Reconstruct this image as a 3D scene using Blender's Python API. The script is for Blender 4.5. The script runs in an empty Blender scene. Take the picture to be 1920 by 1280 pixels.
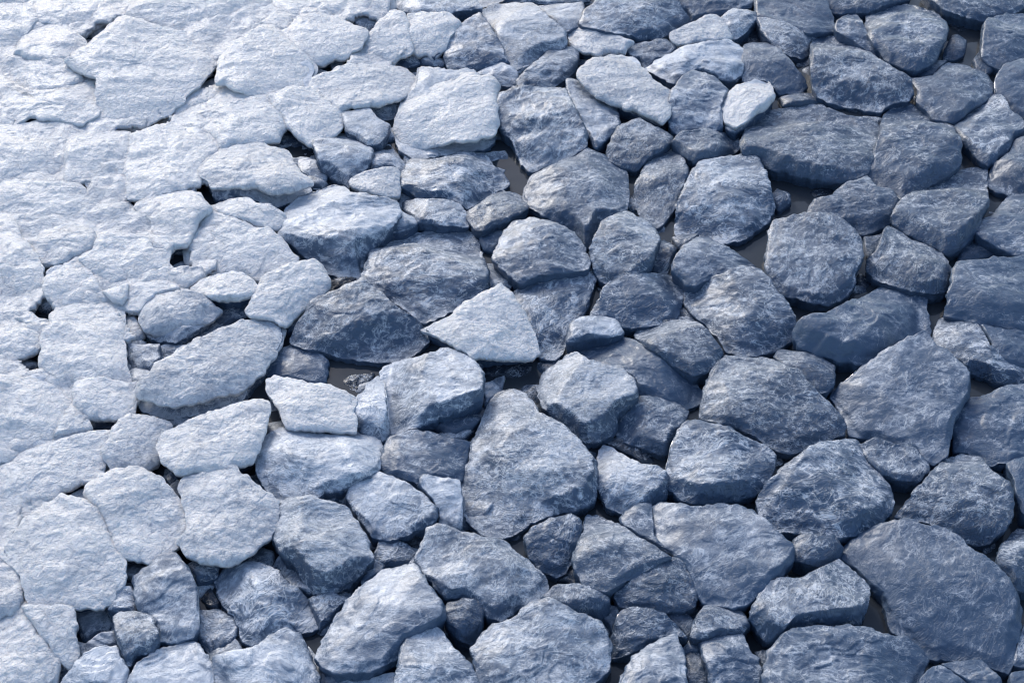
import bpy, math, random
import numpy as np
from mathutils import Vector, Matrix

# ------------------------------------------------------------------ camera
scene = bpy.context.scene
IW, IH = 1920.0, 1280.0
LENS, SENSOR = 50.0, 36.0
CAM_H, PITCH = 2.2, math.radians(42.0)
FPX = LENS / SENSOR * IW
cam_data = bpy.data.cameras.new('camera')
cam = bpy.data.objects.new('camera', cam_data)
scene.collection.objects.link(cam)
cam.location = (0, 0, CAM_H)
cam.rotation_euler = (math.pi / 2 - PITCH, 0, 0)
cam_data.lens = LENS
cam_data.sensor_width = SENSOR
cam_data.clip_start = 0.05
cam_data.clip_end = 2000
cam_data.dof.use_dof = True
cam_data.dof.focus_distance = 3.2
cam_data.dof.aperture_fstop = 9
scene.camera = cam
scene.cycles.filter_width = 1.15
scene.render.resolution_x, scene.render.resolution_y = 1024, 682

# ------------------------------------------------------------------ light
SUN_EL, SUN_AZ = math.radians(29), math.radians(-25)      # azimuth from +Y (far side), negative = to the left
sun_dir = Vector((math.sin(SUN_AZ) * math.cos(SUN_EL), math.cos(SUN_AZ) * math.cos(SUN_EL), math.sin(SUN_EL)))
sd = bpy.data.lights.new('sun', 'SUN')
sd.energy = 1.2
sd.angle = math.radians(20)
sd.color = (1.0, 0.97, 0.93)
sun = bpy.data.objects.new('sun', sd)
scene.collection.objects.link(sun)
sun.rotation_euler = (-sun_dir).to_track_quat('-Z', 'Y').to_euler()
sun.location = sun_dir * 20

world = bpy.data.worlds.new('World')
scene.world = world
world.use_nodes = True
wn = world.node_tree
for n in list(wn.nodes): wn.nodes.remove(n)
w_out = wn.nodes.new('ShaderNodeOutputWorld')
w_bg = wn.nodes.new('ShaderNodeBackground')
w_sky = wn.nodes.new('ShaderNodeTexSky')
w_sky.sky_type = 'NISHITA'
w_sky.sun_disc = False
w_sky.sun_elevation = SUN_EL
w_sky.sun_rotation = SUN_AZ
w_sky.air_density = 1.0
w_sky.dust_density = 1.5
w_sky.ozone_density = 1.5
w_bg.inputs[1].default_value = 0.15
wn.links.new(w_sky.outputs[0], w_bg.inputs[0])
wn.links.new(w_bg.outputs[0], w_out.inputs[0])

vs = scene.view_settings
vs.view_transform = 'Standard'
vs.look = 'None'
vs.exposure = 0.6
vs.gamma = 1.0
vs.use_curve_mapping = False

# key | frost(0-1 or -) | level n/l/d/h | front fraction | hand-written label ("-" = from neighbours) | outline
STONES = '''
A1|1|n|.05|sliver of white ice slab in the top left corner|-30,-25 62,-25 58,0 50,10 28,12 -30,12
A2|1|n|.05|white slab on the left edge below the corner sliver|-30,14 30,14 52,12 66,22 70,38 58,47 38,78 25,105 10,135 -30,142
A3|1|n|.05|-|62,-22 60,0 67,22 72,38 92,41 125,54 148,68 168,56 205,39 232,26 190,5 188,-22
A4|1|n|.05|-|72,42 60,50 40,78 28,106 60,109 100,115 132,106 150,94 156,85 150,71 125,57 92,44
A5|1|n|.05|-|27,108 8,138 12,152 25,168 60,172 110,168 145,158 155,148 140,133 122,118 100,117 60,111
A6|1|h|.06|largest white ice slab at the top left|122,112 150,96 172,86 185,68 212,50 235,32 270,42 305,55 345,62 385,78 414,100 408,112 400,126 385,142 368,160 352,172 345,185 325,200 322,212 290,225 265,237 245,240 215,235 190,222 183,200 183,170 185,145 165,140 145,130
A6b|1|n|.05|broad white slab on the top edge behind the largest white slab|238,28 255,5 262,-22 440,-22 500,-15 517,8 490,43 470,60 440,78 418,97 388,76 348,60 306,52 272,40
A7|1|n|.06|-|300,228 322,214 345,195 352,176 368,172 400,164 425,158 440,169 480,173 503,184 518,205 532,226 530,241 517,261 490,265 465,268 440,275 415,277 405,264 395,250 350,236 320,224
A8|1|n|.05|white slab on the left edge above the star-shaped hole|-30,146 8,141 12,155 25,171 60,176 110,172 150,162 172,152 181,165 178,180 180,212 150,231 110,223 72,220 55,214 40,225 28,232 -30,222
A9|1|n|.05|-|-30,228 30,236 58,234 72,226 118,228 125,260 122,300 124,325 118,340 70,338 25,337 -30,346
A10|1|n|.05|-|122,228 150,236 182,220 215,242 240,252 244,285 237,310 237,340 240,362 225,363 198,364 172,372 164,358 161,338 145,344 126,346 124,320 126,280
B1|1|h|.05|white slab right of the small black triangular hole|408,128 412,110 422,100 440,80 470,62 490,48 510,50 530,60 562,97 590,122 588,140 580,165 550,168 520,175 480,173 440,168 425,155 410,154
B2|1|n|.06|-|518,-22 520,5 540,25 565,30 600,25 620,22 640,32 660,40 690,42 710,40 722,28 738,15 725,-22
B3|.9|n|.1|-|492,45 512,28 538,26 548,45 545,52 530,58 505,52
B4|.95|h|.08|white oval slab at top with brown hollow below it|567,31 600,27 630,35 655,43 680,56 685,68 670,85 657,95 650,106 627,109 605,118 590,117 562,97 548,75 533,60 548,50 555,38
B5|0.65|l|.2|-|655,38 710,40 700,58 685,66 678,54
B6|.9|n|.06|-|712,40 730,28 757,30 766,50 768,85 770,96 742,110 730,122 700,125 670,128 655,115 660,100 672,88 688,68 700,57
B7|0.52|l|.25|-|732,122 745,105 775,95 800,103 785,120 745,126
B8|.95|h|.08|-|767,28 792,25 840,26 862,45 840,67 835,85 827,95 812,105 800,98 787,102 770,85 767,62 762,42
B9|0.55|l|.2|-|790,118 805,100 835,112 830,122 812,125
B10|.5|n|.2|-|728,-22 735,0 742,10 760,21 792,25 840,25 852,20 880,18 900,17 890,0 885,-22
B11|0.46|n|.1|-|862,48 900,32 915,50 937,78 943,100 952,120 930,125 900,130 862,135 842,130 835,110 835,85 842,65
B12|.65|h|.35|-|905,22 920,10 945,8 1000,7 1015,22 1035,42 1060,60 1062,80 1050,92 1025,100 985,124 965,130 952,120 945,100 942,80 925,58 908,35
B13|.55|l|.1|-|886,-22 892,0 900,16 915,9 930,5 960,4 1000,5 1012,10 1050,8 1100,2 1100,-22
B14|0.66|l|.1|-|890,142 915,128 935,120 955,128 970,140 970,160 940,158 910,150
B6b|.85|n|.06|-|588,172 588,155 600,142 630,135 655,120 690,124 730,124 755,130 777,150 778,160 750,182 705,197 655,200 640,206 615,192
B15|.95|h|.2|square ice-capped stone near the top centre|785,128 820,132 842,136 880,137 905,148 930,150 938,162 932,180 932,215 930,250 930,266 920,277 880,286 840,291 800,299 775,300 750,286 738,265 742,235 750,205 755,185 778,162
B16|0.58|l|.3|-|655,199 700,194 748,188 750,205 738,220 715,223 690,212
B17|.97|n|.07|-|505,182 537,170 550,165 580,165 588,175 610,188 622,198 645,210 640,225 635,240 625,250 605,258 590,272 555,250 542,235 522,210
B18|0.7|n|.2|-|642,217 665,210 692,205 705,220 730,235 725,250 710,268 690,270 670,255 650,245
B19|0.62|n|.4|-|588,272 605,257 640,250 670,257 692,270 698,288 690,305 680,322 665,335 655,352 635,340 615,328 598,312
B20|0.42|d|.2|-|530,235 555,252 592,272 575,292 545,295 525,275 512,262
B22|0.55|l|.3|-|700,276 730,270 745,290 760,310 752,330 740,318 700,318 692,300
C1|.45|n|.1|-|1012,12 1050,8 1092,8 1096,18 1088,42 1083,50 1060,58 1038,40
C2|.45|h|.15|large rounded rock on the top edge right of centre|1120,-22 1265,-22 1268,0 1292,38 1290,46 1260,60 1242,70 1210,74 1185,66 1135,56 1095,48 1088,44 1098,18 1115,8
C3|.8|n|.1|-|1062,58 1080,52 1100,51 1135,60 1185,80 1172,88 1170,102 1120,106 1097,100 1072,88
C4|.2|n|.1|-|1270,-22 1272,0 1297,40 1335,28 1350,30 1372,17 1405,15 1420,-5 1420,-22
C5|.75|n|.1|-|1262,62 1297,42 1335,30 1355,40 1370,70 1362,78 1335,80 1305,82 1275,85 1258,72
C6|.55|n|.3|-|1352,35 1375,18 1415,25 1420,38 1402,55 1385,68 1372,72 1362,50
C7|.05|d|.1|-|1382,82 1400,60 1425,50 1436,80 1405,86
C8|.35|l|.2|-|1172,90 1190,82 1250,80 1268,92 1245,108 1212,128 1200,115 1182,105
C9|.7|h|.35|pale slanting stone with dark undercut front near the top right|1213,130 1230,115 1277,92 1310,82 1360,77 1385,87 1393,100 1392,118 1388,142 1365,152 1335,147 1310,140 1270,156 1258,153 1235,140
C10|.45|h|.12|-|1258,172 1275,150 1302,130 1315,135 1340,147 1365,168 1352,190 1353,237 1315,246 1272,250 1258,240 1253,208
C11|.95|h|.2|small bright white stone at the upper right|1350,190 1375,165 1422,150 1440,158 1452,180 1440,200 1425,215 1380,250 1360,240 1355,212
C12|.25|n|.12|-|1395,90 1402,85 1440,82 1455,90 1480,118 1505,145 1510,160 1495,172 1460,176 1450,160 1435,148 1400,155 1390,140 1392,115
C13|.75|h|.12|-|1082,135 1115,108 1168,103 1192,112 1210,135 1225,150 1255,172 1258,200 1253,228 1240,240 1210,224 1170,207 1115,178 1095,160
C14|0.42|n|.3|-|970,150 997,125 1030,95 1052,89 1083,93 1083,118 1078,135 1062,150 1035,162 995,165 975,165
C15|.5|h|.25|-|935,180 955,172 992,165 1035,165 1062,168 1070,190 1085,220 1102,250 1098,275 1065,298 1022,312 995,320 978,305 960,260 940,240 930,215
C16|.5|n|.1|-|1062,152 1078,152 1115,178 1155,200 1160,220 1160,240 1135,262 1115,275 1102,250 1085,218 1068,182
C17|.35|n|.15|-|1140,275 1160,240 1200,228 1230,240 1260,258 1255,270 1210,300 1192,320 1168,312 1140,298
C19|.25|n|.35|-|1260,265 1280,252 1322,245 1360,240 1380,255 1386,275 1372,290 1348,297 1305,306 1280,288
C20|.2|h|.25|wide oval stone above the open pool|1390,270 1400,245 1425,215 1460,205 1510,196 1540,200 1590,217 1630,225 1652,240 1650,265 1635,300 1625,325 1590,340 1540,337 1480,326 1440,316 1425,300 1395,285
D1|.1|n|.12|-|1418,-22 1545,-22 1550,5 1560,32 1565,58 1535,60 1522,62 1485,58 1440,38 1418,30
D2|.15|n|.2|-|1548,-22 1552,0 1558,20 1580,24 1600,20 1625,25 1640,18 1665,8 1700,2 1705,-22
D3|.2|n|.1|-|1567,48 1580,38 1597,22 1610,32 1622,60 1635,82 1650,105 1630,98 1595,72 1570,60
D4|.35|n|.2|-|1420,35 1440,38 1470,50 1500,60 1525,66 1560,62 1580,70 1545,73 1522,80 1517,100 1500,108 1465,95 1448,80 1430,60
D5|.3|h|.3|long ridged boulder below the top right corner|1522,80 1545,73 1580,70 1605,85 1650,115 1690,138 1705,145 1706,160 1712,175 1700,190 1685,190 1665,195 1650,210 1615,204 1575,196 1535,182 1523,150 1522,125
D6|.15|h|.2|many-sided dark boulder left of the muddy channel at top right|1627,32 1647,16 1695,8 1727,15 1760,30 1773,45 1778,60 1765,85 1755,110 1740,122 1717,132 1705,130 1660,110 1645,90 1627,60
D7|.25|h|.3|-|1730,-22 1750,0 1770,15 1790,25 1815,33 1850,37 1890,30 1915,16 1945,5 1945,-22
D8|.05|l|.3|small wet stone standing in the muddy channel at top right|1770,110 1772,95 1785,70 1795,68 1810,82 1807,100 1790,112
D9|.02|d|.2|-|1775,42 1810,38 1850,42 1843,55 1800,60
D10|.15|n|.12|-|1842,55 1850,42 1890,30 1945,28 1945,118 1905,125 1880,130 1860,118 1842,108 1840,85
D20|.05|l|.2|-|1826,115 1838,97 1860,112 1862,130 1850,138 1830,127
D11|.15|n|.2|-|1710,147 1747,143 1777,118 1815,125 1850,142 1862,162 1862,180 1845,190 1815,208 1790,228 1775,225 1752,218 1720,192 1722,170
D12|.15|l|.1|-|1715,138 1745,116 1772,116 1750,140 1730,144
D13|.12|n|.1|-|1868,150 1880,128 1910,115 1945,112 1945,225 1910,215 1895,205 1870,180
D14|.12|h|.25|tall dark wedge right of the wide oval stone|1635,300 1650,250 1658,215 1685,186 1715,198 1752,225 1785,238 1790,250 1802,270 1800,300 1790,318 1765,335 1735,352 1710,368 1690,373 1668,360 1645,345 1630,332
D15|.25|n|.15|-|1790,238 1820,200 1862,178 1878,182 1898,212 1920,235 1925,250 1900,262 1895,280 1865,302 1850,308 1822,285 1800,258
D16|.15|n|.25|-|1850,345 1858,320 1862,310 1895,283 1902,265 1945,250 1945,350 1900,367 1870,360
D17|.2|l|.2|-|1465,186 1490,176 1522,176 1533,186 1530,195 1500,199 1470,200
D18|.05|d|.2|-|1570,202 1590,198 1640,208 1645,216 1625,221 1590,213
D19|.2|l|.1|-|1652,112 1680,118 1710,135 1710,145 1690,138
E2|1|n|.06|-|246,255 270,247 300,236 350,240 395,254 408,268 402,285 388,300 376,322 372,345 340,352 310,358 285,363 262,370 245,365 240,340 240,310
E3|1|n|.05|-|-30,352 25,340 70,341 118,343 145,348 162,362 168,378 150,405 140,418 100,428 70,438 45,450 35,432 27,412 10,406 -30,406
E4|.8|n|.1|-|45,460 70,440 135,420 172,430 182,455 165,472 148,480 110,500 80,497 68,476
E5|.55|l|.15|blue-grey stone sunk between white slabs at left|155,402 170,378 197,370 243,372 245,386 258,393 282,408 290,435 282,446 250,441 215,441 185,438 172,425
E6|1|n|.06|-|253,388 283,368 335,360 372,362 378,375 395,390 375,412 355,437 325,444 292,440 284,408 262,396
E7|1|n|.05|-|187,442 215,444 250,443 280,448 285,468 315,468 313,495 320,502 292,525 272,530 238,532 195,545 175,515 165,498 150,484 166,474 184,458
E8|.95|n|.08|-|350,442 375,415 397,393 425,408 470,425 500,432 520,440 532,457 555,484 550,497 520,510 487,524 462,514 445,508 420,512 385,518 378,500 353,495 350,470
E9|1|n|.05|-|286,445 325,446 352,440 345,458 325,460 318,470 286,466
E10|1|n|.05|-|-30,410 10,409 25,416 42,450 68,478 79,500 81,522 74,550 66,575 55,592 30,598 -30,605
E11|1|n|.05|-|110,504 148,486 172,517 193,548 210,560 165,570 108,575 97,562 86,545 85,525
E12|1|n|.1|-|196,547 238,534 236,556 228,568 212,562
E13|1|n|.07|-|239,533 275,532 300,524 315,523 333,542 295,553 268,577 250,580 226,573 237,557
E14|.85|n|.1|-|294,522 322,503 375,500 383,517 353,538 335,540 315,522
E15|.95|h|.12|small lens-shaped ice plate with dark shadow beneath at left|360,540 390,520 440,510 468,520 487,540 480,553 445,563 420,565 388,558
E16|.75|n|.2|-|265,580 295,555 350,547 380,556 412,582 390,605 360,625 335,640 300,642 275,632 260,608
E17|.93|h|.08|-|487,537 495,522 550,497 588,492 605,505 612,532 608,550 555,582 540,602 532,606 505,592 475,590 464,580 476,560
E18|0.42|l|.2|-|400,600 418,578 460,572 478,592 440,600 410,612
E19|1|n|.04|tall white slab at the far left with a straight right edge|80,632 95,605 108,580 165,573 212,567 230,585 231,615 231,650 237,680 243,715 235,722 205,712 170,708 147,712 130,705 110,700 85,695 77,682 80,655
E20|1|n|.05|-|-30,610 32,600 55,616 72,637 75,650 60,660 35,668 10,680 -30,690
E21|.95|n|.1|-|32,597 58,588 75,600 90,602 72,624 55,613
E22|.8|l|.1|-|233,590 252,596 270,630 250,640 234,630
E23|.85|h|.3|ice-topped block with a dark front face left of centre|372,330 376,318 388,302 405,285 412,279 440,276 465,270 490,268 515,280 540,285 548,300 565,325 582,350 587,362 560,376 520,388 500,384 480,375 440,374 402,376 396,362 390,346
E24|.9|n|.1|-|395,388 430,374 470,374 482,384 512,390 530,400 532,420 518,432 480,425 450,412 420,404
F1|0.66|l|.2|-|548,300 570,298 590,305 612,320 612,335 600,350 588,352 572,330
F3|0.76|n|.15|-|655,342 660,335 678,325 700,318 740,316 748,325 750,355 750,370 720,375 698,368 668,358
F4|0.7|h|.4|grey-white sloping boulder left of centre|535,390 560,370 580,367 600,357 627,349 645,352 660,362 695,370 745,380 750,398 738,420 720,445 698,468 680,495 675,518 655,522 620,517 610,510 595,495 580,485 560,468 535,450 522,440 532,425
F5|0.68|n|.2|-|738,420 752,400 782,410 780,422 755,432 732,435
F6|0.4|n|.25|-|752,330 770,300 785,297 800,302 865,285 910,293 935,320 955,345 935,358 900,375 875,392 855,378 805,372 780,368 753,348
F7|0.46|n|.2|-|757,380 785,374 830,377 862,382 878,405 877,425 830,421 782,415 762,395
F8|.25|n|.2|-|877,398 895,385 917,368 940,360 965,362 985,375 988,390 975,400 955,412 930,420 905,432 890,428 880,412
F9|.4|h|.22|broad domed slab just left of the picture centre|737,440 780,435 825,427 865,427 892,445 900,467 910,495 915,515 912,540 890,557 860,577 830,590 795,606 772,585 742,567 717,547 692,530 678,522 685,500 695,475 710,455
F10|.35|l|.1|-|900,440 930,423 955,415 950,440 935,460 925,470 910,465 902,455
F11|.35|h|.1|-|930,470 945,435 965,415 998,410 1040,420 1080,438 1095,465 1105,490 1100,502 1060,508 1015,515 978,531 960,520 940,500 928,485
F12|.5|l|.1|-|918,502 935,505 962,530 955,540 945,537 922,545 914,540
F13|.9|h|.05|pale triangular ice flake at the picture centre|798,617 820,603 855,590 860,577 890,560 915,548 937,536 952,542 960,555 985,590 1000,630 1010,660 985,668 940,671 890,668 860,650 830,632
F14|.42|h|.3|broad sloping boulder above the still central pool|545,640 555,612 575,585 585,565 615,553 655,540 682,530 705,545 730,567 772,592 795,618 803,634 790,652 765,668 730,676 680,676 640,670 610,662 570,652
F15|.0|d|.2|glossy black wet rock in the hole left of centre|617,520 640,518 668,528 655,540 622,543
F16|.55|l|.1|-|540,618 548,600 560,585 605,555 582,567 570,592 562,612
G2|.3|h|.3|dark domed boulder just above the picture centre|980,365 1000,330 1020,318 1055,300 1085,290 1100,282 1140,297 1165,312 1175,325 1178,360 1175,390 1150,402 1125,420 1115,440 1108,460 1097,468 1085,442 1065,428 1035,412 1010,395 987,385
G3|.3|n|.15|-|1187,365 1195,335 1210,310 1225,295 1255,275 1275,290 1290,315 1288,335 1275,365 1260,400 1238,423 1225,425 1205,405 1190,385
G4|.42|h|.2|square flat-topped stone above the dark triangular pool|1270,390 1283,350 1298,322 1312,303 1345,297 1390,290 1420,295 1435,320 1445,360 1452,385 1440,415 1420,434 1395,448 1350,457 1330,450 1300,444 1270,441 1265,425 1270,410
G5|.45|h|.2|-|1107,467 1120,435 1127,417 1150,405 1172,398 1190,407 1222,422 1237,445 1225,480 1220,495 1200,510 1160,526 1135,530 1117,510 1110,485
G6|.2|l|.3|-|1225,460 1245,452 1270,467 1260,485 1252,512 1222,511 1220,490
G7|.2|l|.2|-|1262,447 1280,441 1308,446 1292,460 1275,466
G8|.3|n|.1|-|1260,495 1280,465 1310,446 1328,446 1350,460 1385,480 1420,502 1437,517 1420,520 1385,510 1365,514 1330,522 1305,535 1285,530 1268,515
G9|.32|h|.3|-|1285,540 1300,530 1325,522 1362,513 1390,503 1425,513 1445,530 1470,560 1488,590 1490,615 1480,640 1460,655 1425,665 1390,669 1360,656 1345,630 1330,615 1300,590 1285,570
G10|.25|n|.25|-|1107,595 1120,567 1135,535 1175,517 1205,512 1262,517 1282,528 1285,548 1278,570 1270,590 1265,602 1215,609 1170,614 1150,602
G11|.4|n|.15|-|963,548 975,535 1015,520 1065,510 1100,500 1115,502 1117,520 1110,545 1102,570 1090,595 1068,615 1062,640 1055,660 1040,674 1015,672 1002,640 985,600 965,565
G12|.55|n|.1|-|1066,640 1068,612 1090,595 1130,593 1155,600 1167,622 1150,630 1110,632 1085,642
G13|.3|h|.3|-|1192,632 1200,612 1235,603 1282,600 1315,612 1335,635 1352,655 1350,680 1330,695 1305,703 1280,693 1245,672 1215,650
H2|.15|l|.35|small rounded stone at the left end of the open pool|1446,370 1458,355 1480,367 1481,382 1462,392 1452,387
H3|.0|d|.3|tiny black wet stone sticking out of the open pool|1522,364 1538,356 1562,360 1550,370 1530,373
H4|.25|n|.3|-|1515,402 1527,375 1560,367 1580,347 1627,338 1642,355 1670,362 1685,378 1675,407 1660,427 1637,436 1612,438 1602,426 1565,414 1535,413
H5|.22|h|.3|-|1672,408 1690,375 1740,352 1770,335 1800,318 1830,315 1850,320 1848,352 1852,382 1838,408 1832,438 1812,455 1795,470 1768,475 1740,460 1710,442 1680,422
H8|.12|n|.1|-|1835,425 1840,413 1858,405 1880,382 1900,362 1945,348 1945,480 1905,480 1880,465 1860,455 1835,440
H9|.15|l|.1|-|1797,472 1805,452 1822,442 1840,455 1870,480 1840,490 1800,491
H10|.38|h|.15|squarish flat-topped stone below the open pool|1445,430 1450,412 1510,407 1570,415 1595,432 1615,447 1616,480 1605,505 1600,540 1575,562 1547,571 1510,563 1467,552 1447,530 1435,500 1440,460
H11|.2|d|.1|-|1620,449 1655,442 1650,465 1630,485 1622,470
H12|.28|h|.3|-|1652,445 1665,427 1682,430 1705,445 1740,462 1767,475 1782,505 1780,530 1772,547 1747,549 1715,543 1677,534 1640,523 1627,510 1630,485 1647,465
H13|.08|d|.2|-|1600,536 1612,515 1635,532 1625,543 1605,544
H14|.15|h|.3|broad dark slab right of centre with a pale upper rim|1492,612 1537,597 1580,572 1615,557 1662,535 1697,540 1735,552 1735,580 1742,605 1740,635 1715,645 1690,660 1650,676 1610,681 1570,674 1530,663 1500,650 1490,630
H16|.15|h|.12|-|1785,510 1797,493 1840,491 1875,486 1945,480 1945,625 1900,622 1865,612 1830,605 1790,593 1772,590 1778,560 1785,530
H17|.3|n|.35|-|1750,655 1752,630 1762,603 1775,593 1800,598 1835,610 1852,640 1862,668 1890,688 1945,685 1945,716 1880,722 1840,708 1810,692 1785,677
H18|.15|n|.1|-|1840,614 1870,619 1945,630 1945,682 1890,685 1866,665 1856,640
I1|1|n|.05|-|147,714 170,710 205,714 236,722 252,718 263,730 253,750 250,772 235,787 200,782 170,780 155,772 143,757 140,737
I2|1|n|.04|-|-30,708 35,698 60,697 82,695 110,703 145,714 139,740 139,760 133,772 115,785 105,800 100,820 72,828 45,838 15,862 -30,868
I3|.95|n|.1|-|115,788 135,775 160,779 169,800 160,810 120,820 104,822
I4|0.45|d|.1|-|170,785 200,785 225,791 212,806 175,806
I5|1|n|.05|huge white slab on the left edge at mid height|-30,872 15,866 45,840 75,832 104,824 160,812 205,808 212,824 192,847 186,880 186,893 145,906 115,918 95,938 68,955 45,963 20,970 -30,974
I6|.9|n|.08|-|213,808 225,790 255,780 300,788 318,797 305,822 298,845 295,862 272,882 240,878 218,880 203,865 193,848 210,825
I7|.9|h|.06|-|300,838 305,820 320,805 368,782 440,758 480,752 500,755 502,775 495,800 488,830 478,850 470,862 450,868 435,867 415,880 395,884 375,880 345,886 330,882 315,868 303,853
I8|.92|h|.07|-|165,907 185,897 217,882 262,880 295,893 312,908 333,930 347,955 352,985 345,1006 322,1030 300,1042 280,1052 262,1047 232,1042 212,1028 207,1000 185,957 170,940 160,925
I10|.8|h|.08|-|335,920 345,897 375,888 400,882 430,868 450,885 480,910 505,928 520,942 520,965 515,985 505,1005 480,1025 450,1042 430,1056 410,1051 362,1046 345,1030 337,1010 353,990 347,950
I11|0.6|l|.2|-|240,645 265,650 300,652 298,682 268,702 246,705 241,680
I12|0.4|d|.1|dark grey stone in the hole left of the black triangular gap|293,882 305,866 318,884 348,890 345,905 330,924 315,908
J0|.75|h|.2|large grey-white slab left of the narrow black cleft|405,620 440,604 480,598 510,600 530,613 530,635 515,665 495,695 478,715 460,745 450,755 415,766 375,780 325,787 300,784 265,770 255,755 262,735 275,712 285,690 315,675 350,650 380,632
J1|.3|l|.1|-|500,690 515,670 530,655 548,648 600,664 615,676 612,700 608,716 585,722 560,716 530,708 505,712
J2|.95|h|.07|bright white flake below the still central pool|502,717 517,707 550,713 580,718 622,723 648,737 663,747 660,770 666,795 662,806 620,803 588,801 565,800 540,797 530,775 515,750 508,735
J3|.1|d|.3|small dark wet rock poking out of the central pool|640,726 645,715 660,705 700,704 697,720 685,735 660,739
J4|.7|n|.35|-|660,772 665,750 680,740 688,722 710,708 718,716 725,765 728,787 730,814 718,826 700,814 678,808 665,790
J5|.6|h|.28|pale loaf-shaped stone right of the central pool|713,698 742,680 790,668 837,653 875,665 900,690 908,712 905,745 895,757 855,773 815,791 780,803 735,811 728,797 725,760 718,716
J6|.08|l|.1|-|818,802 850,782 908,764 902,782 882,806 850,813
J7|.2|n|.12|-|718,837 733,817 768,808 817,812 855,825 882,830 880,860 870,888 862,900 840,901 795,895 785,906 757,896 730,891 712,880
J8|.68|h|.2|large pale rounded slab under the bright white flake|483,835 500,812 525,803 560,807 627,812 668,805 700,812 717,838 717,865 708,880 685,890 660,907 625,920 575,934 530,941 512,929 495,910 482,885 480,860
J10|.3|l|.1|-|575,937 620,920 652,908 642,930 625,950 600,946
J11|0.58|n|.15|-|650,930 655,910 680,891 712,886 750,905 780,918 800,935 820,955 820,975 790,990 760,1000 730,1011 700,1006 685,985 665,960
J12|.65|n|.1|-|785,912 798,896 835,902 864,905 867,935 867,965 862,996 840,986 822,975 825,955 805,930
J13|0.52|h|.2|big wedge-shaped boulder below the picture centre|912,765 925,745 940,733 965,730 985,738 1000,755 1012,775 1045,790 1057,800 1085,825 1105,850 1118,865 1118,890 1118,915 1115,937 1090,953 1060,960 1020,968 985,988 955,1005 930,1008 905,1001 885,985 870,965 868,920 870,890 880,860 885,830 900,800
J14|.5|l|.1|-|905,725 925,718 942,732 930,748 910,758
J15|.08|d|.2|-|890,677 940,677 1000,674 1030,682 1020,705 990,712 950,711 915,702
K1|0.6|h|.4|pale-topped boulder right of the big wedge-shaped boulder|1012,712 1020,700 1055,675 1060,667 1080,660 1100,675 1130,690 1167,698 1187,717 1195,747 1175,762 1157,780 1155,805 1135,822 1118,829 1085,827 1060,802 1047,787 1020,767 1010,745
K2|.15|n|.25|long dark boulder crossed by the watery gap right of centre|1068,650 1085,642 1110,632 1150,630 1180,634 1205,645 1235,665 1275,695 1300,714 1318,735 1310,755 1285,764 1255,757 1225,747 1195,742 1187,715 1165,697 1130,688 1095,668
K3|.28|n|.4|-|1155,780 1172,765 1200,745 1235,747 1270,760 1288,772 1285,790 1270,807 1265,832 1250,854 1225,847 1192,834 1160,827 1155,805
K4|.12|d|.1|-|1130,834 1155,828 1192,837 1245,858 1242,876 1210,878 1185,860 1150,842
K5|.65|n|.35|-|1120,858 1130,838 1150,842 1185,862 1200,875 1235,882 1250,888 1250,912 1245,937 1228,948 1205,959 1165,960 1140,950 1122,915 1120,885
K6|.35|h|.35|-|1252,870 1262,840 1270,812 1285,790 1315,790 1350,798 1370,805 1395,820 1440,840 1455,855 1450,880 1440,907 1415,924 1372,938 1337,946 1297,942 1272,932 1253,910
K7|.25|h|.2|sloping dark slab right of centre with a straight upper right edge|1320,745 1325,720 1345,680 1360,668 1415,670 1445,672 1480,690 1500,700 1515,720 1545,745 1575,775 1585,795 1580,815 1555,827 1520,838 1480,850 1455,844 1420,820 1380,800 1345,790 1312,782 1315,765
L1|.18|n|.15|-|1455,668 1465,656 1502,660 1547,672 1565,687 1562,717 1550,732 1530,735 1500,710 1477,688
L2|.28|h|.1|big pentagon-shaped slab at the right|1557,740 1580,722 1615,690 1640,672 1670,652 1700,638 1737,632 1750,657 1785,677 1807,700 1818,722 1815,742 1795,772 1787,795 1780,820 1775,852 1750,872 1735,864 1702,840 1660,832 1620,820 1595,815 1585,785 1570,762
L3|.28|n|.15|-|1612,832 1640,824 1680,836 1715,842 1738,867 1740,882 1722,899 1690,897 1655,887 1635,867
L5|.15|n|.12|-|1788,800 1795,772 1815,745 1850,740 1885,724 1945,722 1945,855 1915,858 1885,864 1850,870 1835,854 1815,847 1790,847
L6|.22|h|.2|-|1690,955 1712,925 1730,905 1750,880 1772,862 1802,850 1838,857 1850,872 1870,890 1895,910 1900,935 1898,967 1882,992 1855,1018 1830,1022 1805,1014 1780,998 1745,978 1700,970 1680,967
L7|.15|n|.1|-|1888,872 1905,860 1945,856 1945,975 1915,955 1905,925 1898,895
L8|.32|h|.3|speckled egg-shaped boulder at the lower right|1425,925 1440,905 1465,878 1510,845 1545,830 1602,823 1625,848 1640,878 1660,903 1672,922 1676,945 1665,967 1640,988 1600,1004 1565,1007 1510,999 1450,993 1428,972 1420,945
L9|.1|d|.1|-|1655,892 1690,898 1688,915 1675,926
M1|.92|h|.05|large white slab near the lower left corner|2,1040 20,1010 40,985 60,963 90,945 117,930 155,937 185,957 195,985 203,1010 215,1032 231,1046 232,1075 228,1095 215,1107 210,1125 190,1136 140,1135 100,1136 60,1130 48,1115 40,1070 20,1055
M2|0.5|d|.1|-|-30,976 20,972 45,966 35,990 15,1008 -30,1005
M3|.75|n|.05|-|-30,1042 0,1045 15,1057 37,1073 44,1100 38,1135 20,1148 -30,1152
M4|.88|n|.05|white slab in the bottom left corner|-30,1157 18,1151 42,1150 65,1175 82,1202 100,1230 107,1252 95,1272 60,1290 -30,1310
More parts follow.
